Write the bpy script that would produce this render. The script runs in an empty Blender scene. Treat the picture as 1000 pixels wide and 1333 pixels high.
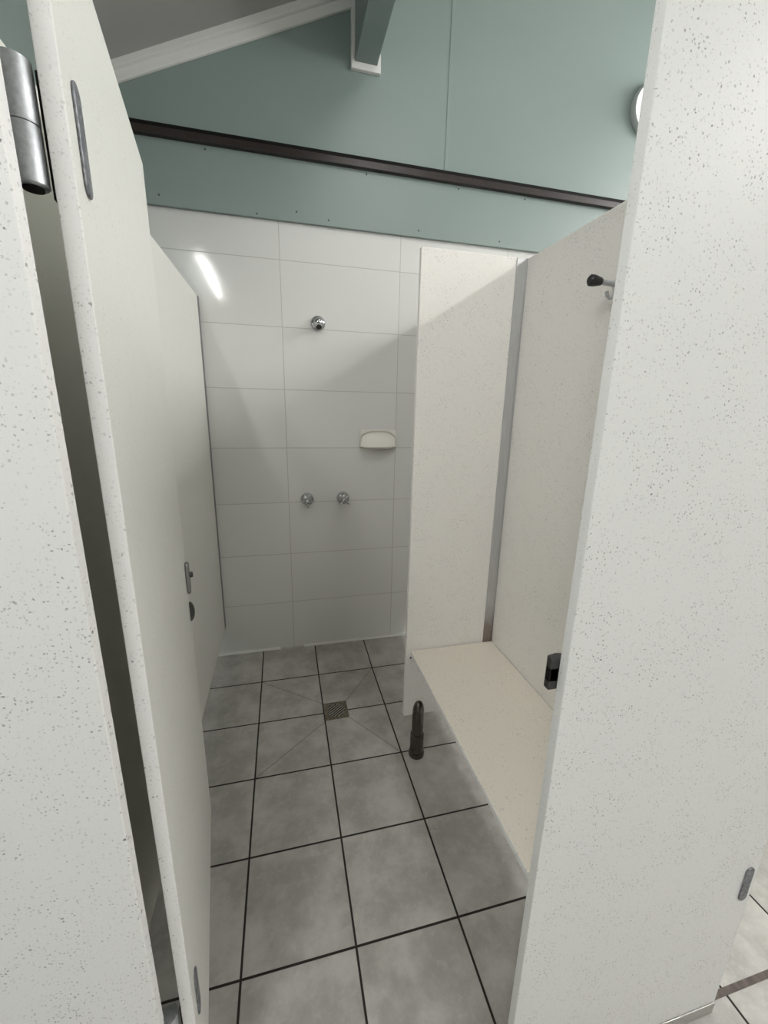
import bpy, bmesh, math, random
from mathutils import Vector, Matrix
random.seed(7)
S = bpy.context.scene
P_LEFT, P_RIGHT, P_HIGH, P_FRONT_FILL, P_ROUND_FILL, P_SIDE_FILL = 50.0, 66.0, 9.8, 0.8, 36.0, 4.0     # strengths of lamps, daylight and the added fill sources
COL = S.collection
PI = math.pi

# ------------------------------------------------------------------ helpers
def tag(o, label=None, cat=None, group=None, kind=None):
    if label: o['label'] = label
    if cat: o['category'] = cat
    if group: o['group'] = group
    if kind: o['kind'] = kind
    return o

def empty(name, loc=(0, 0, 0), rz=0.0):
    o = bpy.data.objects.new(name, None)
    COL.objects.link(o)
    o.location = loc
    o.rotation_euler = (0, 0, rz)
    o.empty_display_size = 0.05
    return o

def link(name, bm, mat, parent=None, loc=(0, 0, 0), smooth=None, bevel=0.0, seg=2, rz=0.0):
    bmesh.ops.recalc_face_normals(bm, faces=bm.faces[:])
    me = bpy.data.meshes.new(name)
    bm.to_mesh(me)
    bm.free()
    mats = mat if isinstance(mat, (list, tuple)) else [mat]
    for m in mats: me.materials.append(m)
    o = bpy.data.objects.new(name, me)
    COL.objects.link(o)
    if parent: o.parent = parent
    o.location = loc
    o.rotation_euler = (0, 0, rz)
    if bevel > 0:
        b = o.modifiers.new('edge', 'BEVEL')
        b.width = bevel; b.segments = seg; b.limit_method = 'ANGLE'; b.angle_limit = math.radians(35)
        b.harden_normals = False
    if smooth:
        for p in me.polygons: p.use_smooth = True
        try:
            me.set_sharp_from_angle(angle=math.radians(smooth))
        except Exception:
            pass
    return o

def box(bm, a, b, mi=0):
    x0, y0, z0 = a; x1, y1, z1 = b
    vs = [bm.verts.new(p) for p in ((x0,y0,z0),(x1,y0,z0),(x1,y1,z0),(x0,y1,z0),(x0,y0,z1),(x1,y0,z1),(x1,y1,z1),(x0,y1,z1))]
    for f in ((0,3,2,1),(4,5,6,7),(0,1,5,4),(1,2,6,5),(2,3,7,6),(3,0,4,7)):
        fa = bm.faces.new([vs[i] for i in f]); fa.material_index = mi
    return bm

def BM(): return bmesh.new()

def lathe(bm, prof, M=Matrix(), n=40, a0=0.0, a1=2*PI):
    """prof: list of (r, h) about the local Z axis, M places it."""
    rings = []
    full = abs(a1 - a0 - 2*PI) < 1e-6
    cnt = n if full else n + 1
    for r, h in prof:
        if r < 1e-6:
            rings.append([bm.verts.new(M @ Vector((0, 0, h)))])
        else:
            rings.append([bm.verts.new(M @ Vector((r*math.cos(a0+(a1-a0)*i/n), r*math.sin(a0+(a1-a0)*i/n), h))) for i in range(cnt)])
    for A, B in zip(rings, rings[1:]):
        for i in range(n):
            j = (i + 1) % cnt
            if len(A) == 1 and len(B) == 1: continue
            if len(A) == 1: bm.faces.new((A[0], B[i], B[j]))
            elif len(B) == 1: bm.faces.new((A[i], A[j], B[0]))
            else: bm.faces.new((A[i], A[j], B[j], B[i]))
    for R, in ((rings[0],), (rings[-1],)):
        if len(R) > 2 and full:
            bm.faces.new(R)
    return bm

def tube(bm, pts, r, n=14, caps=True):
    pts = [Vector(p) for p in pts]
    rs = r if isinstance(r, (list, tuple)) else [r]*len(pts)
    rings = []
    up = Vector((0.13, 0.31, 0.94))
    for i, p in enumerate(pts):
        d = (pts[min(i+1, len(pts)-1)] - pts[max(i-1, 0)]).normalized()
        u = d.cross(up).normalized(); v = d.cross(u).normalized()
        rings.append([bm.verts.new(p + (u*math.cos(2*PI*k/n) + v*math.sin(2*PI*k/n))*rs[i]) for k in range(n)])
    for A, B in zip(rings, rings[1:]):
        for k in range(n):
            bm.faces.new((A[k], A[(k+1) % n], B[(k+1) % n], B[k]))
    if caps:
        bm.faces.new(rings[0]); bm.faces.new(rings[-1])
    return bm

def prism(bm, pts, lo, hi, axis='y'):
    """extrude a polygon; for 'y' pts are (x,z), for 'x' pts are (y,z), for 'z' pts are (x,y)"""
    def P(p, t):
        if axis == 'y': return (p[0], t, p[1])
        if axis == 'x': return (t, p[0], p[1])
        return (p[0], p[1], t)
    A = [bm.verts.new(P(p, lo)) for p in pts]; B = [bm.verts.new(P(p, hi)) for p in pts]
    n = len(pts)
    bm.faces.new(A); bm.faces.new(B[::-1])
    for i in range(n):
        bm.faces.new((A[i], A[(i+1) % n], B[(i+1) % n], B[i]))
    return bm

def stadium(w, h, n=10):
    """points of a vertical rounded bar (width w, height h) about the origin"""
    r = w/2; c = h/2 - r
    return [(r*math.cos(a), c + r*math.sin(a)) for a in [PI*i/n for i in range(n+1)]] + \
           [(r*math.cos(a), -c + r*math.sin(a)) for a in [PI + PI*i/n for i in range(n+1)]]

# ------------------------------------------------------------------ materials
class N:
    def __init__(s, name):
        s.m = bpy.data.materials.new(name); s.m.use_nodes = True
        s.t = s.m.node_tree; s.b = s.t.nodes['Principled BSDF']
    def new(s, kind, **kw):
        n = s.t.nodes.new(kind)
        for k, v in kw.items(): setattr(n, k, v)
        return n
    def link(s, a, b): s.t.links.new(a, b)
    def set(s, inp, v):
        if hasattr(v, 'is_linked') or hasattr(v, 'links'): s.link(v, inp)
        else: inp.default_value = v
    def math(s, op, a, b=None, c=None, clamp=False):
        n = s.new('ShaderNodeMath', operation=op); n.use_clamp = clamp
        for i, x in enumerate((a, b, c)):
            if x is not None: s.set(n.inputs[i], x)
        return n.outputs[0]
    def mix(s, f, a, b):
        n = s.new('ShaderNodeMix', data_type='RGBA')
        s.set(n.inputs[0], f); s.set(n.inputs[6], a); s.set(n.inputs[7], b)
        return n.outputs[2]
    def ramp(s, v, lo, hi, a=0.0, b=1.0, smooth=True):
        n = s.new('ShaderNodeMapRange'); n.interpolation_type = 'SMOOTHSTEP' if smooth else 'LINEAR'
        s.set(n.inputs[0], v)
        for i, x in zip((1, 2, 3, 4), (lo, hi, a, b)): s.set(n.inputs[i], x)
        return n.outputs[0]
    def noise(s, vec, scale, detail=2.0, rough=0.5):
        n = s.new('ShaderNodeTexNoise'); s.link(vec, n.inputs['Vector'])
        n.inputs['Scale'].default_value = scale; n.inputs['Detail'].default_value = detail; n.inputs['Roughness'].default_value = rough
        return n
    def coords(s): return s.new('ShaderNodeTexCoord').outputs['Object']
    def bump(s, h, strength, dist):
        n = s.new('ShaderNodeBump'); n.inputs['Strength'].default_value = strength; n.inputs['Distance'].default_value = dist
        s.link(h, n.inputs['Height']); s.link(n.outputs[0], s.b.inputs['Normal'])

def col(r, g, b): return (r, g, b, 1.0)
def srgb(r, g, b):
    f = lambda c: (c/255/12.92 if c/255 <= 0.04045 else ((c/255+0.055)/1.055)**2.4)
    return (f(r), f(g), f(b), 1.0)

def plain(name, c, rough=0.5, metal=0.0, spec=0.5, noise_amt=0.0, nscale=20.0, bump=0.0):
    n = N(name)
    n.b.inputs['Roughness'].default_value = rough; n.b.inputs['Metallic'].default_value = metal
    n.b.inputs['Specular IOR Level'].default_value = spec
    if noise_amt or bump:
        v = n.coords(); t = n.noise(v, nscale, 4.0).outputs[0]
        f = n.ramp(t, 0.3, 0.7)
        n.link(n.mix(f, tuple(x*(1-noise_amt) for x in c[:3]) + (1,), tuple(min(1, x*(1+noise_amt)) for x in c[:3]) + (1,)), n.b.inputs['Base Color'])
        if bump: n.bump(t, 0.4, bump)
    else:
        n.b.inputs['Base Color'].default_value = c
    return n.m

def laminate(name, base, rough=0.46, dark=1.0):
    """white compact laminate with grey flecks of several sizes"""
    n = N(name); v = n.coords()
    wob = n.noise(v, 260.0, 2.0)
    vm = n.new('ShaderNodeVectorMath', operation='SCALE'); n.link(wob.outputs['Color'], vm.inputs[0]); vm.inputs['Scale'].default_value = 0.004
    va = n.new('ShaderNodeVectorMath', operation='ADD'); n.link(v, va.inputs[0]); n.link(vm.outputs[0], va.inputs[1])
    clus = n.ramp(n.noise(v, 14.0, 3.0, 0.6).outputs[0], 0.38, 0.62, 0.25, 1.0)
    out = base
    for sc, rad, keep, tone, amt in ((112.0, 0.29, 0.54, (0.10, 0.10, 0.115, 1), dark), (200.0, 0.36, 0.40, (0.19, 0.185, 0.19, 1), dark*0.8), (400.0, 0.40, 0.30, (0.34, 0.33, 0.32, 1), dark*0.5)):
        vo = n.new('ShaderNodeTexVoronoi'); vo.inputs['Scale'].default_value = sc; n.link(va.outputs[0], vo.inputs['Vector'])
        sep = n.new('ShaderNodeSeparateColor'); n.link(vo.outputs['Color'], sep.inputs[0])
        r = n.math('MULTIPLY', n.math('ADD', n.math('MULTIPLY', sep.outputs[1], 0.7), 0.3), rad)
        spot = n.ramp(n.math('SUBTRACT', vo.outputs['Distance'], r), -0.06, 0.03, 1.0, 0.0)
        k = n.ramp(sep.outputs[0], keep, keep + 0.02, 0.0, 1.0)
        f = n.math('MULTIPLY', n.math('MULTIPLY', spot, k), n.math('MULTIPLY', clus, n.math('MULTIPLY', n.math('ADD', n.math('MULTIPLY', sep.outputs[2], 0.75), 0.25), amt)))
        out = n.mix(f, out, tone)
    n.link(out, n.b.inputs['Base Color'])
    n.b.inputs['Roughness'].default_value = rough
    n.b.inputs['Specular IOR Level'].default_value = 0.45
    n.bump(n.noise(v, 900.0, 2.0).outputs[0], 0.12, 0.0006)
    return n.m

def grid_lines(n, coord, pitch, offset, width, soft=0.0008):
    """1 on a joint line, 0 in the tile"""
    a = n.math('DIVIDE', n.math('SUBTRACT', coord, offset), pitch)
    fr = n.math('SUBTRACT', a, n.math('ROUND', a))
    d = n.math('MULTIPLY', n.math('ABSOLUTE', fr), pitch)
    return n.ramp(d, width/2 - soft, width/2 + soft, 1.0, 0.0), a

def seg_line(n, X, Y, p, q, width):
    """mask of the straight cut from p to q in the floor plane"""
    dx, dy = q[0]-p[0], q[1]-p[1]; L = math.hypot(dx, dy); ux, uy = dx/L, dy/L
    rx = n.math('SUBTRACT', X, p[0]); ry = n.math('SUBTRACT', Y, p[1])
    al = n.math('ADD', n.math('MULTIPLY', rx, ux), n.math('MULTIPLY', ry, uy))
    ac = n.math('ABSOLUTE', n.math('SUBTRACT', n.math('MULTIPLY', rx, uy), n.math('MULTIPLY', ry, ux)))
    m = n.ramp(ac, width*0.35, width*0.65, 1.0, 0.0)
    return n.math('MULTIPLY', n.math('MULTIPLY', m, n.math('GREATER_THAN', al, 0.0)), n.math('LESS_THAN', al, L))

def floor_material():
    n = N('grey_floor_tile'); v = n.coords()
    sp = n.new('ShaderNodeSeparateXYZ'); n.link(v, sp.inputs[0]); X, Y = sp.outputs[0], sp.outputs[1]
    gx, ax = grid_lines(n, X, 0.3, 0.0, 0.0062)
    gy, ay = grid_lines(n, Y, 0.3, 0.0, 0.0062)
    g = n.math('MAXIMUM', gx, gy)
    cid = n.new('ShaderNodeCombineXYZ'); n.link(n.math('FLOOR', ax), cid.inputs[0]); n.link(n.math('FLOOR', ay), cid.inputs[1])
    wn = n.new('ShaderNodeTexWhiteNoise'); n.link(cid.outputs[0], wn.inputs[0])
    off = n.new('ShaderNodeVectorMath', operation='SCALE'); n.link(wn.outputs['Color'], off.inputs[0]); off.inputs['Scale'].default_value = 7.0
    vv = n.new('ShaderNodeVectorMath', operation='ADD'); n.link(v, vv.inputs[0]); n.link(off.outputs[0], vv.inputs[1])
    n1 = n.noise(vv.outputs[0], 9.0, 6.0, 0.62).outputs[0]
    n2 = n.noise(vv.outputs[0], 46.0, 4.0, 0.6).outputs[0]
    n3 = n.noise(vv.outputs[0], 260.0, 2.0, 0.6).outputs[0]
    c = n.mix(n.ramp(n1, 0.32, 0.7), (0.37, 0.352, 0.325, 1), (0.55, 0.532, 0.50, 1))
    c = n.mix(n.math('MULTIPLY', n.ramp(n2, 0.52, 0.72), 0.30), c, (0.62, 0.61, 0.58, 1))
    c = n.mix(n.math('MULTIPLY', n.ramp(n3, 0.58, 0.75), 0.22), c, (0.24, 0.23, 0.21, 1))
    cut = None
    for p, q in (((0.416, -0.236), (0.6, 0.0)), ((0.416, -0.352), (0.6, -0.6)), ((0.303, -0.352), (0.0, -0.6)), ((0.303, -0.236), (0.0, 0.0))):
        s = seg_line(n, X, Y, p, q, 0.0026)
        cut = s if cut is None else n.math('MAXIMUM', cut, s)
    c = n.mix(n.math('MULTIPLY', cut, 0.75), c, (0.06, 0.045, 0.035, 1))
    gn = n.noise(v, 60.0, 3.0).outputs[0]
    gc = n.mix(gn, (0.010, 0.0075, 0.006, 1), (0.030, 0.021, 0.017, 1))
    n.link(n.mix(g, c, gc), n.b.inputs['Base Color'])
    n.link(n.math('ADD', n.math('MULTIPLY', g, 0.4), n.ramp(n1, 0.3, 0.7, 0.40, 0.52)), n.b.inputs['Roughness'])
    h = n.math('ADD', n.math('MULTIPLY', g, -1.0), n.math('ADD', n.math('MULTIPLY', n2, 0.12), n.math('MULTIPLY', n1, 0.25)))
    n.bump(h, 0.35, 0.0025)
    return n.m

def wall_tile_material():
    n = N('white_glazed_wall_tile'); v = n.coords()
    sp = n.new('ShaderNodeSeparateXYZ'); n.link(v, sp.inputs[0]); X, Z = sp.outputs[0], sp.outputs[2]
    gx, ax = grid_lines(n, X, 0.5957, 0.1775, 0.0030, 0.0009)
    gz, az = grid_lines(n, Z, 0.2966, 0.0249, 0.0030, 0.0009)
    g = n.math('MAXIMUM', gx, gz)
    cid = n.new('ShaderNodeCombineXYZ'); n.link(n.math('FLOOR', ax), cid.inputs[0]); n.link(n.math('FLOOR', az), cid.inputs[1])
    wn = n.new('ShaderNodeTexWhiteNoise'); n.link(cid.outputs[0], wn.inputs[0])
    c = n.mix(wn.outputs['Value'], (0.70, 0.70, 0.68, 1), (0.73, 0.73, 0.71, 1))
    n.link(n.mix(g, c, (0.46, 0.44, 0.40, 1)), n.b.inputs['Base Color'])
    n.link(n.math('ADD', n.math('MULTIPLY', g, 0.5), 0.10), n.b.inputs['Roughness'])
    fx = n.math('SUBTRACT', ax, n.math('FLOOR', ax)); fz = n.math('SUBTRACT', az, n.math('FLOOR', az))
    tilt = n.math('ADD', n.math('MULTIPLY', n.math('SUBTRACT', wn.outputs['Value'], 0.5), n.math('MULTIPLY', fx, 0.9)), n.math('MULTIPLY', n.math('SUBTRACT', fz, 0.5), 0.0))
    wav = n.noise(v, 7.0, 2.0).outputs[0]
    fine = n.noise(v, 60.0, 2.0).outputs[0]
    h = n.math('ADD', n.math('MULTIPLY', g, -0.5), n.math('ADD', n.math('MULTIPLY', wav, 0.9), n.math('MULTIPLY', fine, 0.05)))
    h = n.math('ADD', h, tilt)
    n.bump(h, 0.5, 0.0016)
    return n.m

def paint(name, c, rough=0.4, nscale=180.0, b=0.0004):
    n = N(name); v = n.coords()
    big = n.noise(v, 1.6, 3.0).outputs[0]
    n.link(n.mix(n.ramp(big, 0.3, 0.7), tuple(x*0.965 for x in c[:3]) + (1,), c), n.b.inputs['Base Color'])
    n.b.inputs['Roughness'].default_value = rough
    n.bump(n.noise(v, nscale, 3.0).outputs[0], 0.25, b)
    return n.m

def brushed(name, c, rough=0.35, vertical=True, stain=0.0):
    n = N(name); v = n.coords()
    mp = n.new('ShaderNodeMapping'); n.link(v, mp.inputs[0])
    mp.inputs['Scale'].default_value = (1, 1, 0.02) if vertical else (0.02, 1, 1)
    t = n.noise(mp.outputs[0], 900.0, 3.0).outputs[0]
    cl = n.mix(n.ramp(t, 0.3, 0.7), tuple(x*0.82 for x in c[:3]) + (1,), c)
    if stain:
        sp = n.new('ShaderNodeSeparateXYZ'); n.link(v, sp.inputs[0])
        sn = n.noise(v, 30.0, 5.0, 0.7).outputs[0]
        f = n.math('MULTIPLY', n.ramp(n.math('ADD', sp.outputs[2], n.math('MULTIPLY', sn, 0.12)), 0.60, 0.75, 1.0, 0.0), stain)
        cl = n.mix(f, cl, (0.20, 0.145, 0.125, 1))
    n.link(cl, n.b.inputs['Base Color'])
    n.b.inputs['Metallic'].default_value = 1.0 if not stain else 0.55
    n.link(n.ramp(t, 0.2, 0.8, rough*0.8, rough*1.25), n.b.inputs['Roughness'])
    return n.m

def emitter(name, c, strength):
    n = N(name)
    n.b.inputs['Base Color'].default_value = (0.8, 0.8, 0.8, 1)
    n.b.inputs['Emission Color'].default_value = c
    n.b.inputs['Emission Strength'].default_value = strength
    return n.m

M_LAM = laminate('speckled_white_laminate', (0.84, 0.835, 0.825, 1))
M_LAM_WARM = laminate('speckled_ivory_laminate', (0.82, 0.79, 0.755, 1), dark=0.85)
M_LAM_BENCH = laminate('speckled_beige_laminate', (0.70, 0.655, 0.575, 1), dark=0.7)
M_LAM_DOOR = laminate('speckled_offwhite_laminate', (0.79, 0.79, 0.745, 1), dark=0.55)
M_FLOOR = floor_material()
M_TILE = wall_tile_material()
M_GREEN = paint('sage_green_paint', (0.240, 0.298, 0.279, 1), 0.42)
M_WHITE = paint('white_gloss_paint', (0.74, 0.735, 0.715, 1), 0.38)
M_CEIL = paint('ceiling_paint', (0.37, 0.367, 0.352, 1), 0.7)
M_BROWN = plain('dark_brown_enamel', (0.019, 0.011, 0.0095, 1), 0.4, noise_amt=0.2, nscale=30)
M_BLACK = plain('black_shadow_gap', (0.006, 0.005, 0.005, 1), 0.7, spec=0.2)
M_ALU = brushed('brushed_aluminium', (0.56, 0.56, 0.56, 1), 0.42, stain=0.8)
M_ALU_DARK = brushed('grey_wall_channel', (0.33, 0.33, 0.34, 1), 0.45)
M_HINGE = plain('satin_aluminium', (0.52, 0.54, 0.56, 1), 0.46, 0.85, noise_amt=0.10, nscale=220)
M_STEEL = brushed('stainless_steel', (0.60, 0.59, 0.57, 1), 0.30, vertical=False)
M_FOOT_STEEL = brushed('dark_reflecting_steel', (0.135, 0.12, 0.108, 1), 0.24)  # stainless foot, base darkened to stand in for dark reflections
M_CHROME = plain('chrome', (0.56, 0.57, 0.585, 1), 0.06, 1.0)
M_RUBBER = plain('black_rubber', (0.012, 0.012, 0.013, 1), 0.38)
M_DARKMETAL = plain('dark_zinc', (0.10, 0.10, 0.10, 1), 0.4, 0.9)
M_CERAMIC = plain('white_ceramic', (0.80, 0.775, 0.72, 1), 0.36)
M_DRAIN = plain('tarnished_bronze', (0.20, 0.175, 0.135, 1), 0.55, 0.35, noise_amt=0.25, nscale=90)
M_GRATE = plain('worn_grate_metal', (0.42, 0.40, 0.35, 1), 0.45, 0.3)
M_LEAF = plain('dull_zinc_leaf', (0.24, 0.245, 0.265, 1), 0.5, 0.7, noise_amt=0.30, nscale=160)
M_LATCH = plain('dull_latch_metal', (0.30, 0.30, 0.30, 1), 0.42, 0.85)
M_CAULK = plain('white_caulk', (0.86, 0.86, 0.83, 1), 0.5)
M_OPAL = plain('opal_plastic', (0.88, 0.88, 0.87, 1), 0.25)
M_NAIL = plain('rusty_nail', (0.055, 0.06, 0.06, 1), 0.6)
M_JOINT = plain('floor_joint_filler', (0.115, 0.092, 0.08, 1), 0.7, noise_amt=0.3, nscale=50)

# ------------------------------------------------------------------ dimensions
YW = 0.265                                  # face of the tiled wall
XL, XR = -0.200, 0.965                      # faces of the two cubicle partitions
T = 0.018                                   # laminate thickness
ZB, ZT = 0.200, 1.913                       # underside and top of the panels
YF, YB = -1.520, -1.502                     # front and back of the front panels
RX0, RX1, RY0 = -1.55, 3.25, -3.9            # the room
def ceil_z(x): return 2.735 + 0.450*(x + 0.44)

# ------------------------------------------------------------------ the room
bm = BM()
ys = [RY0, -0.6, 0.0, 0.05, 0.12, YW + 0.1]
def fz(y): return 0.0 if y <= 0 else 0.025*min(y, YW)/YW
rows = [[bm.verts.new((x, y, fz(y))) for x in (RX0 - 0.1, RX1 + 0.1)] for y in ys]
low = [[bm.verts.new((x, y, -0.12)) for x in (RX0 - 0.1, RX1 + 0.1)] for y in (ys[0], ys[-1])]
for A, B in zip(rows, rows[1:]): bm.faces.new((A[0], A[1], B[1], B[0]))
bm.faces.new((low[0][0], low[1][0], low[1][1], low[0][1]))
bm.faces.new((low[0][0], low[0][1], rows[0][1], rows[0][0])); bm.faces.new((low[1][1], low[1][0], rows[-1][0], rows[-1][1]))
tag(link('floor', bm, M_FLOOR), kind='structure')

bm = box(BM(), (RX0 - 0.1, YW, 0.0), (RX1 + 0.1, YW + 0.12, 2.30))
tag(link('wall_back', bm, M_TILE), kind='structure')

# upper painted wall above the rail and the flush strip of lining below it
pts = [(RX0 - 0.1, 2.30), (RX1 + 0.1, 2.30), (RX1 + 0.1, ceil_z(RX1 + .1) + .1), (RX0 - 0.1, ceil_z(RX0 - .1) + .1)]
upper = tag(link('wall_upper', prism(BM(), pts, 0.262, YW + 0.12), M_GREEN), kind='structure')
link('cover_strip', box(BM(), (0.984, 0.2595, 2.56), (0.998, 0.262, 3.75)), M_GREEN, upper, bevel=0.001)
lining = tag(link('trim_1', box(BM(), (RX0 - 0.1, 0.247, 2.261), (RX1 + 0.1, 0.2645, 2.512)), M_GREEN, bevel=0.0015), kind='structure')
for x, z in ((-0.119, 2.494), (0.591, 2.494), (0.084, 2.275), (0.262, 2.303), (0.411, 2.285), (1.431, 2.494), (1.306, 2.287), (1.06, 2.494), (0.86, 2.29), (-0.32, 2.30)):
    link('nail_head', lathe(BM(), [(0, 0.0012), (0.003, 0.001), (0.0042, 0.0)], Matrix.Translation((x, 0.247, z)) @ Matrix.Rotation(PI/2, 4, 'X'), 12), M_NAIL, lining)
rail = tag(link('trim_2', box(BM(), (RX0 - 0.1, 0.222, 2.508), (RX1 + 0.1, 0.2615, 2.537)), M_BROWN, bevel=0.0015), kind='structure')
link('rail_lip', box(BM(), (RX0 - 0.1, 0.240, 2.5375), (RX1 + 0.1, 0.2615, 2.560)), M_BLACK, rail, bevel=0.001)

# raked cornice up to the boxed beam: lower flat band and a thicker upper moulding
def cz(x): return 2.677 + 0.4434*(x + 0.436)
bm = BM()
xa, xb = RX0 - 0.1, 0.521
prism(bm, [(xa, cz(xa)), (xb, cz(xb)), (xb, cz(xb) + 0.072), (xa, cz(xa) + 0.072)], 0.246, 0.2619)
prism(bm, [(xa, cz(xa) + 0.036), (xb, cz(xb) + 0.036), (xb, cz(xb) + 0.085), (xa, cz(xa) + 0.085)], 0.226, 0.246)
tag(link('trim_3', bm, M_WHITE, bevel=0.003), kind='structure')
# boxed beam
tag(link('beam', box(BM(), (0.536, RY0, 2.916), (0.636, 0.2619, 3.55)), M_GREEN, bevel=0.002), kind='structure')
tag(link('beam', box(BM(), (-0.70, RY0, 2.30), (-0.56, 0.2619, 2.80)), M_GREEN, bevel=0.002), kind='structure')
bm = BM()
prism(bm, [(0.518, 2.888), (0.652, 2.888), (0.652, 2.96), (0.6365, 2.96), (0.6365, 2.915), (0.5355, 2.915), (0.5355, 3.4), (0.518, 3.4)], 0.244, 0.2619)
tag(link('trim_4', bm, M_WHITE, bevel=0.002), kind='structure')
# ceiling, one pitch rising to the right
bm = BM()
prism(bm, [(RX0 - .1, ceil_z(RX0 - .1)), (RX1 + .1, ceil_z(RX1 + .1)), (RX1 + .1, ceil_z(RX1 + .1) + .1), (RX0 - .1, ceil_z(RX0 - .1) + .1)], RY0 - 0.1, 0.262)
tag(link('ceiling', bm, M_CEIL), kind='structure')
# side walls
tag(link('wall_left', box(BM(), (RX0 - 0.12, RY0, 0), (RX0, YW, ceil_z(RX0) + .02)), M_GREEN), kind='structure')
# front wall behind the photographer, with two unseen windows added for fill light
WF = (2.35, 3.15, 1.15, 2.15)                # added front window for cool fill: x range, z range
WL = (-1.50, -0.92, 1.15, 2.15)               # second front window, added to light the screen panel and bench
WR = (-1.9, 0.15, 2.60, 3.40)                 # long high window in the right-hand wall: y range, z range
ya, yb = RY0 - 0.12, RY0
bm = BM()
box(bm, (RX0 - .1, ya, 0), (RX1 + .1, yb, WF[2]))
prism(bm, [(RX0 - .1, WF[3]), (RX1 + .1, WF[3]), (RX1 + .1, ceil_z(RX1 + .1) + .05), (RX0 - .1, ceil_z(RX0 - .1) + .05)], ya, yb)
box(bm, (WL[1], ya, WL[2]), (WF[0], yb, WF[3])); box(bm, (RX0 - .1, ya, WL[2]), (WL[0], yb, WL[3])); box(bm, (WF[1], ya, WF[2]), (RX1 + .1, yb, WF[3]))
tag(link('wall_front', bm, M_WHITE), kind='structure')
bm = BM()
xa, xb = RX1, RX1 + 0.12
box(bm, (xa, RY0, 0), (xb, YW, WR[2])); box(bm, (xa, RY0, WR[3]), (xb, YW, ceil_z(RX1) + .02))
box(bm, (xa, RY0, WR[2]), (xb, WR[0], WR[3])); box(bm, (xa, WR[1], WR[2]), (xb, YW, WR[3]))
tag(link('wall_right', bm, M_WHITE), kind='structure')
def window(name, W, along, mat, bars):
    f = 0.05
    a, b, za, zb = W
    def bx(bm, s0, s1, z0, z1, d0, d1):
        if along == 'x': box(bm, (s0, RY0 - d1, z0), (s1, RY0 - d0, z1))
        else: box(bm, (RX1 + d0, s0, z0), (RX1 + d1, s1, z1))
    w = BM()
    bx(w, a, b, za, za + f, 0.01, 0.10); bx(w, a, b, zb - f, zb, 0.01, 0.10)
    mids = [a + (b - a)*k/bars for k in range(1, bars)]
    for s0, s1 in [(a, a + f), (b - f, b)] + [(c - .02, c + .02) for c in mids]: bx(w, s0, s1, za + f, zb - f, 0.01, 0.10)
    fr = tag(link(name, w, M_WHITE), kind='structure')
    p = BM(); bx(p, a + .01, b - .01, za + .01, zb - .01, 0.05, 0.06)
    link('pane', p, mat, fr)
M_FILL_PANE = emitter('front_fill_pane', (0.86, 0.93, 1.0, 1), P_FRONT_FILL)  # glowing pane of the added front window
M_PANE_HIGH = emitter('high_window_glass', (1.0, 0.995, 0.98, 1), P_HIGH)
window('fill_window_1', WF, 'x', M_FILL_PANE, 2)
window('fill_window_3', WL, 'x', emitter('side_fill_pane', (0.95, 0.98, 1.0, 1), P_SIDE_FILL), 1)  # added window, its pane glows as fill
window('window_2', WR, 'y', M_PANE_HIGH, 3)

# white caulk bead at the foot of the tiles, broken where the grout fell out
bm = BM()
for a, b in ((RX0, 0.098), (0.236, 0.40), (0.40, RX1)):
    prism(bm, [(a, 0.021), (b, 0.021), (b, 0.033), (a, 0.033)], 0.256, 0.2655)
tag(link('baseboard_back', bm, M_CAULK), kind='structure')
# wide joint across the floor under the line of the front panels
tag(link('trim_5', box(BM(), (RX0, -1.5075, -0.01), (RX1, -1.4935, 0.0012)), M_JOINT), kind='structure')

# ------------------------------------------------------------------ partitions
def partition(x_face, side, label):
    """side -1: panel lies to the left of x_face, +1: to the right"""
    t = empty('partition_panel', (x_face + side*T/2, -0.62, ZB))
    o = Vector(t.location)
    tag(t, label, 'partition', kind='thing')
    x0, x1 = sorted((x_face, x_face + side*T))
    bm = box(BM(), (x0 - o.x, -1.500 - o.y, 0), (x1 - o.x, YW - 0.004 - o.y, ZT - ZB))
    link('panel', bm, M_LAM_WARM if side > 0 else M_LAM_DOOR, t, bevel=0.0012)
    bm = BM()
    for s in (-1, 1):
        xs = sorted((s*(T/2 + 0.0002), s*(T/2 + 0.003)))
        box(bm, (xs[0], YW - 0.026 - o.y, 0), (xs[1], YW - 0.0005 - o.y, ZT - ZB))
    link('wall_channel', bm, M_ALU_DARK, t, bevel=0.0006)
    return t
partition(XL, -1, 'tall off-white cubicle side panel behind the open door, fixed to the tiled wall')
partition(XR, 1, 'tall speckled side panel rising along the wall edge of the bench seat')

# short screen between bench and shower, standing on its steel foot
NY = -0.620
t = empty('screen_panel', (0.66, NY + T/2, 0.0))
o = Vector(t.location)
tag(t, 'narrow pale speckled screen panel rising behind the bench seat, on a dark steel foot', 'partition', kind='thing')
link('panel', box(BM(), (0.598 - o.x, NY - o.y, ZB), (XR - 0.001 - o.x, NY + T - o.y, ZT)), M_LAM_WARM, t, bevel=0.0015)
bm = BM()
box(bm, (0.926 - o.x, NY - 0.0035 - o.y, ZB), (XR - 0.001 - o.x, NY - 0.0002 - o.y, ZT))
box(bm, (XR - 0.0042 - o.x, NY - 0.0065 - o.y, ZB), (XR - 0.001 - o.x, NY - 0.0036 - o.y, ZT))
tag(link('corner_channel', bm, M_ALU, t, bevel=0.0006), 'grey aluminium corner channel')
lg = link('leg', lathe(BM(), [(0.024, 0.10), (0.0245, 0.21), (0.0235, 0.228), (0.0205, 0.243), (0.0155, 0.255), (0.009, 0.262), (0, 0.265)], Matrix(), 36), M_FOOT_STEEL, t, smooth=40)
lg.location = (0.0, -0.010, 0)
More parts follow.
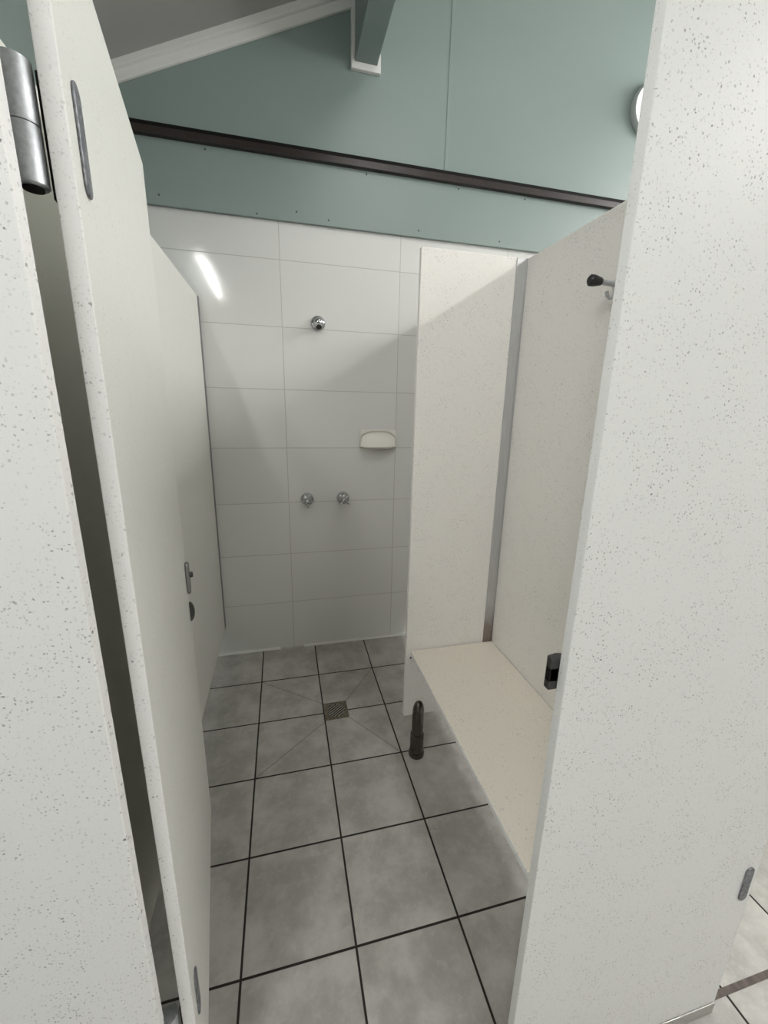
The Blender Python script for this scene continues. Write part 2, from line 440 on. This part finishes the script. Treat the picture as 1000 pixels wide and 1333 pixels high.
link('sleeve', lathe(BM(), [(0.0285, 0.012), (0.0285, 0.100), (0.0275, 0.106), (0.0245, 0.108)], Matrix(), 36), M_FOOT_STEEL, lg, smooth=40)
link('foot_flange', lathe(BM(), [(0.0325, 0.0), (0.033, 0.012), (0.0315, 0.018), (0.0285, 0.0195)], Matrix(), 36), M_FOOT_STEEL, lg, smooth=40)
link('screw', lathe(BM(), [(0, 0.002), (0.0035, 0.0018), (0.0045, 0.0)], Matrix.Translation((0.618 - o.x, NY - o.y, 0.470)) @ Matrix.Rotation(PI/2, 4, 'X'), 14), M_DARKMETAL, t)

# bench seat
t = empty('bench_seat', (0.79, -1.06, 0.488)); o = Vector(t.location)
tag(t, 'long ivory speckled bench seat along the side panel under the coat hook', 'bench', kind='thing')
sb = box(BM(), (0.614 - o.x, -1.500 - o.y, 0), (XR - 0.0025 - o.x, NY - 0.0065 - o.y, T), 1)
for f in sb.faces:
    if abs(f.calc_center_median().z - T/2) > 0.004: f.material_index = 0  # edges keep the whiter laminate, imitating light that catches them
link('seat', sb, [M_LAM_BENCH, M_LAM], t, bevel=0.0025)
for y in (-1.38, -0.80):
    bm = BM()
    box(bm, (XR - 0.0045 - o.x, y - 0.02 - o.y, -0.07), (XR - 0.0005 - o.x, y + 0.02 - o.y, -0.0005))
    box(bm, (XR - 0.10 - o.x, y - 0.02 - o.y, -0.005), (XR - 0.0045 - o.x, y + 0.02 - o.y, -0.0005))
    link('bracket', bm, M_STEEL, t)

# ------------------------------------------------------------------ front panels
def hinge_leaf_bm(h=0.097, w=0.024, th=0.0035):
    """rounded plate in the local XZ plane, thickness towards -Y, centred on its height"""
    bm = BM()
    prism(bm, stadium(w, h), -th, 0.0)
    return bm

def front_panel(x0, x1, label):
    t = empty('front_panel', ((x0 + x1)/2, (YF + YB)/2, 0.0)); o = Vector(t.location)
    tag(t, label, 'partition', kind='thing')
    link('panel', box(BM(), (x0 - o.x, YF - o.y, 0.004), (x1 - o.x, YB - o.y, 1.98)), M_LAM, t, bevel=0.0016)
    bm = BM()
    for ya_, yb_ in ((YF - 0.0034, YF - 0.0002), (YB + 0.0002, YB + 0.0034)):
        box(bm, (x0 + 0.004 - o.x, ya_ - o.y, 0.0), (x1 - 0.003 - o.x, yb_ - o.y, 0.036))
    link('floor_channel', bm, M_STEEL, t, bevel=0.0012)
    # the leaf of the next cubicle's lower hinge, screwed to the outer face
    for z in (0.432, 1.68):
        link('hinge_leaf', hinge_leaf_bm(0.095, 0.022), M_LEAF, t, loc=(x1 - 0.026 - o.x, YF - o.y, z), bevel=0.001)
    # keeper for the latch on the inner face at the opening edge
    if x0 > 0:
        bm = BM()
        prism(bm, [(x0 - 0.014 - o.x, YB + 0.0005 - o.y), (x0 + 0.045 - o.x, YB + 0.0005 - o.y), (x0 + 0.045 - o.x, YB + 0.007 - o.y), (x0 + 0.002 - o.x, YB + 0.016 - o.y), (x0 - 0.014 - o.x, YB + 0.013 - o.y)], 1.002, 1.058, 'z')
        k = link('latch_keeper', bm, M_DARKMETAL, t, bevel=0.002)
        link('keeper_slot', box(BM(), (x0 - 0.0147 - o.x, YB + 0.0005 - o.y, 1.018), (x0 - 0.0002 - o.x, YB + 0.0095 - o.y, 1.040)), M_BLACK, k)
    return t
front_panel(-0.617, -0.051, 'large white speckled front panel beside the hinge side of the open door')
front_panel(0.563, 1.135, 'large white speckled front panel hiding the near end of the bench seat')

# ------------------------------------------------------------------ the open door
D0 = Vector((-0.020, -1.472, 0.0)); D1 = Vector((-0.104, -0.874, 0.0))
ang = math.atan2((D1 - D0).y, (D1 - D0).x)
DW = (D1 - D0).length
door = empty('cubicle_door', D0, ang)          # local x runs along the door, +y is the side facing the left partition
tag(door, 'off-white speckled door swung open into the shower cubicle on grey barrel hinges', 'door', kind='thing')
leaf = box(BM(), (0, 0, ZB), (DW, T, ZT), 1)
for f in leaf.faces:
    if abs(f.calc_center_median().y - T/2) > 0.004: f.material_index = 0      # the two broad faces; the rest are bare cut edges
link('door_leaf', leaf, [M_LAM_DOOR, M_LAM], door, bevel=0.0012)
Mi = (Matrix.Translation(D0) @ Matrix.Rotation(ang, 4, 'Z')).inverted()
ax_ = Mi @ Vector((-0.0565, -1.4705, 0))
for zc in (1.667, 0.42):
    h = link('hinge', lathe(BM(), [(0.0, -0.0008), (0.0128, 0.0), (0.0132, 0.002), (0.0132, 0.0468), (0.0128, 0.0478), (0.006, 0.0480), (0, 0.0480)], Matrix.Translation((ax_.x, ax_.y, zc + 0.0005)), 36), M_HINGE, door, smooth=35)
    link('knuckle', lathe(BM(), [(0.0, -0.0480), (0.0095, -0.0482), (0.0100, -0.0440), (0.0118, -0.0478), (0.0132, -0.0465), (0.0132, -0.0015), (0.0128, -0.0005), (0.0, -0.0004)], Matrix.Translation((ax_.x, ax_.y, zc)), 36), M_HINGE, h, smooth=35)
    link('pin', lathe(BM(), [(0.0, -0.0505), (0.0085, -0.0500), (0.0085, -0.0481)], Matrix.Translation((ax_.x, ax_.y, zc)), 24), M_BLACK, h, smooth=35)
    link('arm', box(BM(), (ax_.x + 0.002, T + 0.0003, zc - 0.0545), (0.034, T + 0.004, zc + 0.046)), M_BLACK, h, bevel=0.001)
    bm = BM()
    prism(bm, [(0.041 + p, zc + 0.012 + q) for p, q in stadium(0.024, 0.098)], -0.0030, -0.0002)
    link('hinge_leaf', bm, M_LEAF, h, bevel=0.0016, seg=3)
# latch set at the closing edge
bm = BM()
prism(bm, [(DW - 0.016 + p, 0.985 + q) for p, q in stadium(0.030, 0.088)], -0.009, -0.0002)
lt = link('latch', bm, M_LATCH, door, bevel=0.003, seg=3)
bm = lathe(BM(), [(0, 0.017), (0.006, 0.0168), (0.0075, 0.015), (0.0075, 0.009)], Matrix.Translation((DW - 0.012, 0, 0.992)) @ Matrix.Rotation(PI/2, 4, 'X'), 18)
link('latch_knob', bm, M_DARKMETAL, lt, smooth=40)
bm = BM()
prism(bm, [(-0.0002 - 0.012*math.sin(a), 0.886 + 0.027*math.cos(a)) for a in [PI*i/18 for i in range(19)]], DW - 0.016, DW - 0.004, 'x')
link('finger_pull', bm, M_DARKMETAL, door, bevel=0.002)

# ------------------------------------------------------------------ shower fittings
RX90 = Matrix.Rotation(PI/2, 4, 'X')             # local z -> -y (out of the wall)
# rose
t = empty('shower_rose', (0.353, YW, 1.832))
tag(t, 'small round chrome shower rose high on the white tiled wall', 'shower head', kind='thing')
link('flange', lathe(BM(), [(0.036, 0.0), (0.0365, 0.004), (0.034, 0.009), (0.029, 0.014), (0.024, 0.017)], RX90, 36), M_CHROME, t, smooth=40)
bm = lathe(BM(), [(0.024, 0.014), (0.0245, 0.024), (0.0225, 0.033), (0.018, 0.040), (0.010, 0.0445), (0, 0.046)], RX90, 32)
link('ball', bm, M_CHROME, t, smooth=60)
A = Matrix.Translation((0, -0.034, -0.006)) @ Matrix.Rotation(math.radians(128), 4, 'X')
bm = lathe(BM(), [(0.010, 0.0), (0.013, 0.014), (0.0165, 0.026), (0.0165, 0.032), (0.014, 0.0335)], A @ Matrix.Rotation(0, 4, 'Z'), 28)
noz = link('nozzle', bm, M_CHROME, t, smooth=40)
link('spray_face', lathe(BM(), [(0.0, 0.0345), (0.0125, 0.0342), (0.0135, 0.0330)], A, 24), M_DARKMETAL, noz, smooth=40)

def tap(x, z, rot, label):
    t = empty('shower_tap', (x, YW, z))
    tag(t, label, 'tap', 'chrome cross-handle taps on the shower wall', 'thing')
    link('flange', lathe(BM(), [(0.037, 0.0), (0.0372, 0.004), (0.0345, 0.014), (0.028, 0.024), (0.020, 0.031), (0.0145, 0.035)], RX90, 36), M_CHROME, t, smooth=45)
    link('spindle', lathe(BM(), [(0.0145, 0.030), (0.0135, 0.046), (0.0115, 0.050)], RX90, 28), M_CHROME, t, smooth=40)
    bm = lathe(BM(), [(0.0125, 0.046), (0.0140, 0.050), (0.0140, 0.066), (0.0115, 0.0705), (0.006, 0.0725), (0, 0.073)], RX90, 28)
    h = link('handle', bm, M_CHROME, t, smooth=40)
    for k in range(4):
        a = rot + k*PI/2
        d = Vector((math.cos(a), 0, math.sin(a))); c = Vector((0, -0.058, 0))
        b = BM()
        tube(b, [c + d*0.011, c + d*0.020, c + d*0.030, c + d*0.0345, c + d*0.0365], [0.0052, 0.0046, 0.0056, 0.0054, 0.003], 16)
        link('lug', b, M_CHROME, h, smooth=50)
    return t
tap(0.277, 0.930, math.radians(2), 'chrome shower tap on the white tiles, nearer the grey wall channel')
tap(0.476, 0.931, math.radians(48), 'chrome shower tap on the white tiles, straight below the soap dish')

# soap dish
t = empty('soap_dish', (0.670, YW, 1.215))
tag(t, 'white ceramic soap dish with an arched scoop, fixed to the wall tiles', 'soap dish', kind='thing')
link('back_plate', box(BM(), (-0.099, -0.0100, 0.0), (0.099, -0.0004, 0.094)), M_CERAMIC, t, bevel=0.004, seg=3)
bm = BM()
nu, nv = 60, 40
ZLO, ZHI, HW, PL = 0.011, 0.0935, 0.0985, 0.020
def lip(u):                                     # outward reach of the front lip
    return 0.020 + 0.042*(1 - abs(u)**3.0)
def arch(u):
    return 0.046 + 0.043*math.sqrt(max(0.0, 1 - abs(u/0.985)**2.2))
grid = []
for i in range(nu + 1):
    u = -1 + 2*i/nu
    top = arch(u)
    colv = [bm.verts.new((HW*u, -0.0098, ZHI)), bm.verts.new((HW*u, -PL, ZHI))]
    for j in range(1, nv + 1):
        z = ZHI + (ZLO - ZHI)*j/nv
        if z >= top or abs(u) > 0.985:
            y = -PL - (lip(u) - PL)*max(0.0, (top - z)/(top - ZLO))**1.6 if z < top else -PL
        else:
            s_ = (top - z)/(top - ZLO)
            y = -(0.0105 + (lip(u) - 0.0105)*s_**1.7)
        colv.append(bm.verts.new((HW*u, y, z)))
    L = lip(u)
    for dy, dz in ((0.003, -0.0008), (0.0042, -0.0045), (0.0015, -0.0095)):
        colv.append(bm.verts.new((HW*u, -(L + dy), ZLO + dz)))
    for q in (0.35, 0.7, 1.0):
        colv.append(bm.verts.new((HW*u*(1.0 - 0.10*q), -(L + 0.0015)*(1 - q) - 0.009*q, 0.0015 - 0.019*q*(1 - abs(u)**2.5))))
    grid.append(colv)
for A_, B_ in zip(grid, grid[1:]):
    for j in range(len(A_) - 1):
        bm.faces.new((A_[j], A_[j+1], B_[j+1], B_[j]))
bm.faces.new(grid[0]); bm.faces.new(grid[-1])
link('scoop', bm, M_CERAMIC, t, smooth=38)

# floor drain
t = empty('floor_drain', (0.3585, -0.294, 0.0))
tag(t, 'small square tarnished floor drain with a round slotted grate, in the grey tiles', 'drain', kind='thing')
bm = BM()
hw, r, n = 0.0565, 0.043, 48
def sq(a):
    c, s = math.cos(a), math.sin(a); k = hw/max(abs(c), abs(s)); return (c*k, s*k)
A0 = [2*PI*i/n for i in range(n)]
ring = [[bm.verts.new((*sq(a), z)) for a in A0] for z in (0.0005, 0.0032)] + [[bm.verts.new((r*math.cos(a), r*math.sin(a), z)) for a in A0] for z in (0.0032, 0.0005)]
for R0, R1 in zip(ring, ring[1:]):
    for i in range(n): bm.faces.new((R0[i], R0[(i+1) % n], R1[(i+1) % n], R1[i]))
fr = link('frame', bm, M_DRAIN, t, smooth=30)
link('well', lathe(BM(), [(0, 0.0009), (0.0428, 0.0009)], Matrix(), 40), M_BLACK, t)
bm = BM()
ra = math.radians(38); U = Vector((math.cos(ra), math.sin(ra), 0)); V = Vector((-math.sin(ra), math.cos(ra), 0))
for k in range(-3, 4):
    dd = k*0.0118
    if abs(dd) > r - 0.003: continue
    L = math.sqrt(r*r - dd*dd)
    c = V*dd
    p = [c - U*L - V*0.0026, c + U*L - V*0.0026, c + U*L + V*0.0026, c - U*L + V*0.0026]
    prism(bm, [(q.x, q.y) for q in p], 0.0010, 0.0030, 'z')
link('grate', bm, M_GRATE, t)

# coat hook with rubber bumper
t = empty('coat_hook', (XR, -1.05, 1.728))
tag(t, 'grey metal coat hook with a black rubber tip above the bench seat', 'hook', kind='thing')
link('rose_plate', lathe(BM(), [(0.022, 0.0002), (0.022, 0.003), (0.017, 0.006), (0.009, 0.009)], Matrix.Rotation(-PI/2, 4, 'Y'), 28), M_HINGE, t, smooth=40)
link('stem', tube(BM(), [(-0.006, 0, 0), (-0.030, 0, 0.001), (-0.060, 0, 0.002)], [0.0085, 0.0065, 0.0062], 18), M_HINGE, t, smooth=50)
link('bumper', tube(BM(), [(-0.056, 0, 0.002), (-0.060, 0, 0.002), (-0.076, 0, 0.0025), (-0.085, 0, 0.0025), (-0.0885, 0, 0.0025)], [0.0085, 0.0095, 0.0128, 0.0125, 0.0085], 22), M_RUBBER, t, smooth=40)
link('lower_hook', tube(BM(), [(-0.006, 0, -0.006), (-0.010, 0, -0.020), (-0.017, 0, -0.029), (-0.026, 0, -0.031), (-0.033, 0, -0.026), (-0.036, 0, -0.017)], [0.0052, 0.0048, 0.0045, 0.0044, 0.0044, 0.0046], 16), M_HINGE, t, smooth=60)

# ------------------------------------------------------------------ lamps
# round bulkhead light on the painted wall
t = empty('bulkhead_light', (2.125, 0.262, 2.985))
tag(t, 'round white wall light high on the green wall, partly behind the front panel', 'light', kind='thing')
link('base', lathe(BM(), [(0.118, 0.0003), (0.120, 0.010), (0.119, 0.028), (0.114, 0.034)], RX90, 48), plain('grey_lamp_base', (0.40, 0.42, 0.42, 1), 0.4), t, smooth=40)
link('diffuser', lathe(BM(), [(0.113, 0.033), (0.113, 0.048), (0.103, 0.072), (0.076, 0.090), (0.035, 0.099), (0, 0.101)], RX90, 48), emitter('opal_added_glow', (1.0, 0.99, 0.97, 1), 0.8), t, smooth=60)  # slight glow added so the unlit dome looks brightly lit

M_TUBE = emitter('lit_batten_diffuser', (1.0, 0.99, 0.965, 1), P_LEFT)
M_TUBE_R = emitter('lit_batten_diffuser_far', (1.0, 0.99, 0.965, 1), P_RIGHT)
def batten(x, z, y0, y1, mat, label, rods):
    t = empty('batten_light', (x, (y0 + y1)/2, z))
    L = (y1 - y0)/2
    tag(t, label, 'light', kind='thing')
    link('housing', box(BM(), (-0.034, -L, 0.012), (0.034, L, 0.055)), M_OPAL, t, bevel=0.004)
    prof = [(0.031*math.cos(a), 0.011 + 0.030*math.sin(a)) for a in [PI + PI*i/12 for i in range(13)]]
    link('diffuser', prism(BM(), prof, -L + 0.01, L - 0.01), mat, t)
    if rods:
        for y in (-L*0.7, L*0.7):
            link('rod', tube(BM(), [(0, y, 0.055), (0, y, ceil_z(x) - z)], 0.006, 10), M_WHITE, t)
    return t
batten(-0.47, 2.63, -3.02, -1.62, M_TUBE, 'long ceiling light above the aisle before the left cubicle, mirrored in the wall tiles', True)
batten(2.30, 2.75, -3.02, -1.62, M_TUBE_R, 'long ceiling light above the aisle before the right-hand cubicles', True)

# unseen round light added above the front panels to brighten the cubicle
t = empty('round_fill_light', (0.88, -1.32, 3.22))
tag(t, 'unseen round fill light added above the front of the open shower cubicle', 'light', kind='thing')
link('base', lathe(BM(), [(0.15, 0.0), (0.155, 0.012), (0.155, 0.03), (0.03, 0.032), (0.03, 0.06)], Matrix(), 40), M_OPAL, t, smooth=40)
link('diffuser', lathe(BM(), [(0, -0.07), (0.06, -0.066), (0.11, -0.05), (0.138, -0.02), (0.142, -0.0005)], Matrix(), 40), emitter('round_fill_diffuser', (1.0, 0.99, 0.965, 1), P_ROUND_FILL), t, smooth=60)

# ------------------------------------------------------------------ world, camera, render look
w = bpy.data.worlds.new('World'); S.world = w; w.use_nodes = True
w.node_tree.nodes['Background'].inputs[0].default_value = (0.75, 0.85, 1.0, 1)
w.node_tree.nodes['Background'].inputs[1].default_value = 0.0

f_px, yaw, pitch, roll = 531.678, 0.243717, 0.249751, 0.0213362
cam = bpy.data.cameras.new('camera'); co = bpy.data.objects.new('camera', cam); COL.objects.link(co)
cam.sensor_fit = 'VERTICAL'; cam.sensor_height = 36.0; cam.lens = f_px/1333*36.0; cam.clip_start = 0.01; cam.clip_end = 100
fwd = Vector((math.sin(yaw)*math.cos(pitch), math.cos(yaw)*math.cos(pitch), -math.sin(pitch)))
rt = Vector((math.cos(yaw), -math.sin(yaw), 0)); up = rt.cross(fwd)
r2 = rt*math.cos(roll) + up*math.sin(roll); u2 = -rt*math.sin(roll) + up*math.cos(roll)
m = Matrix.Identity(4)
for i in range(3): m[i][0], m[i][1], m[i][2] = r2[i], u2[i], -fwd[i]
m.translation = Vector((0.158807, -1.976647, 1.428306))
co.matrix_world = m
S.camera = co
S.view_settings.view_transform = 'Standard'; S.view_settings.look = 'None'
S.view_settings.exposure = 0.36; S.view_settings.gamma = 1.0; S.view_settings.use_curve_mapping = False
S.cycles.use_denoising = True
S.cycles.max_bounces = 10; S.cycles.diffuse_bounces = 6
S.cycles.sample_clamp_indirect = 6.0
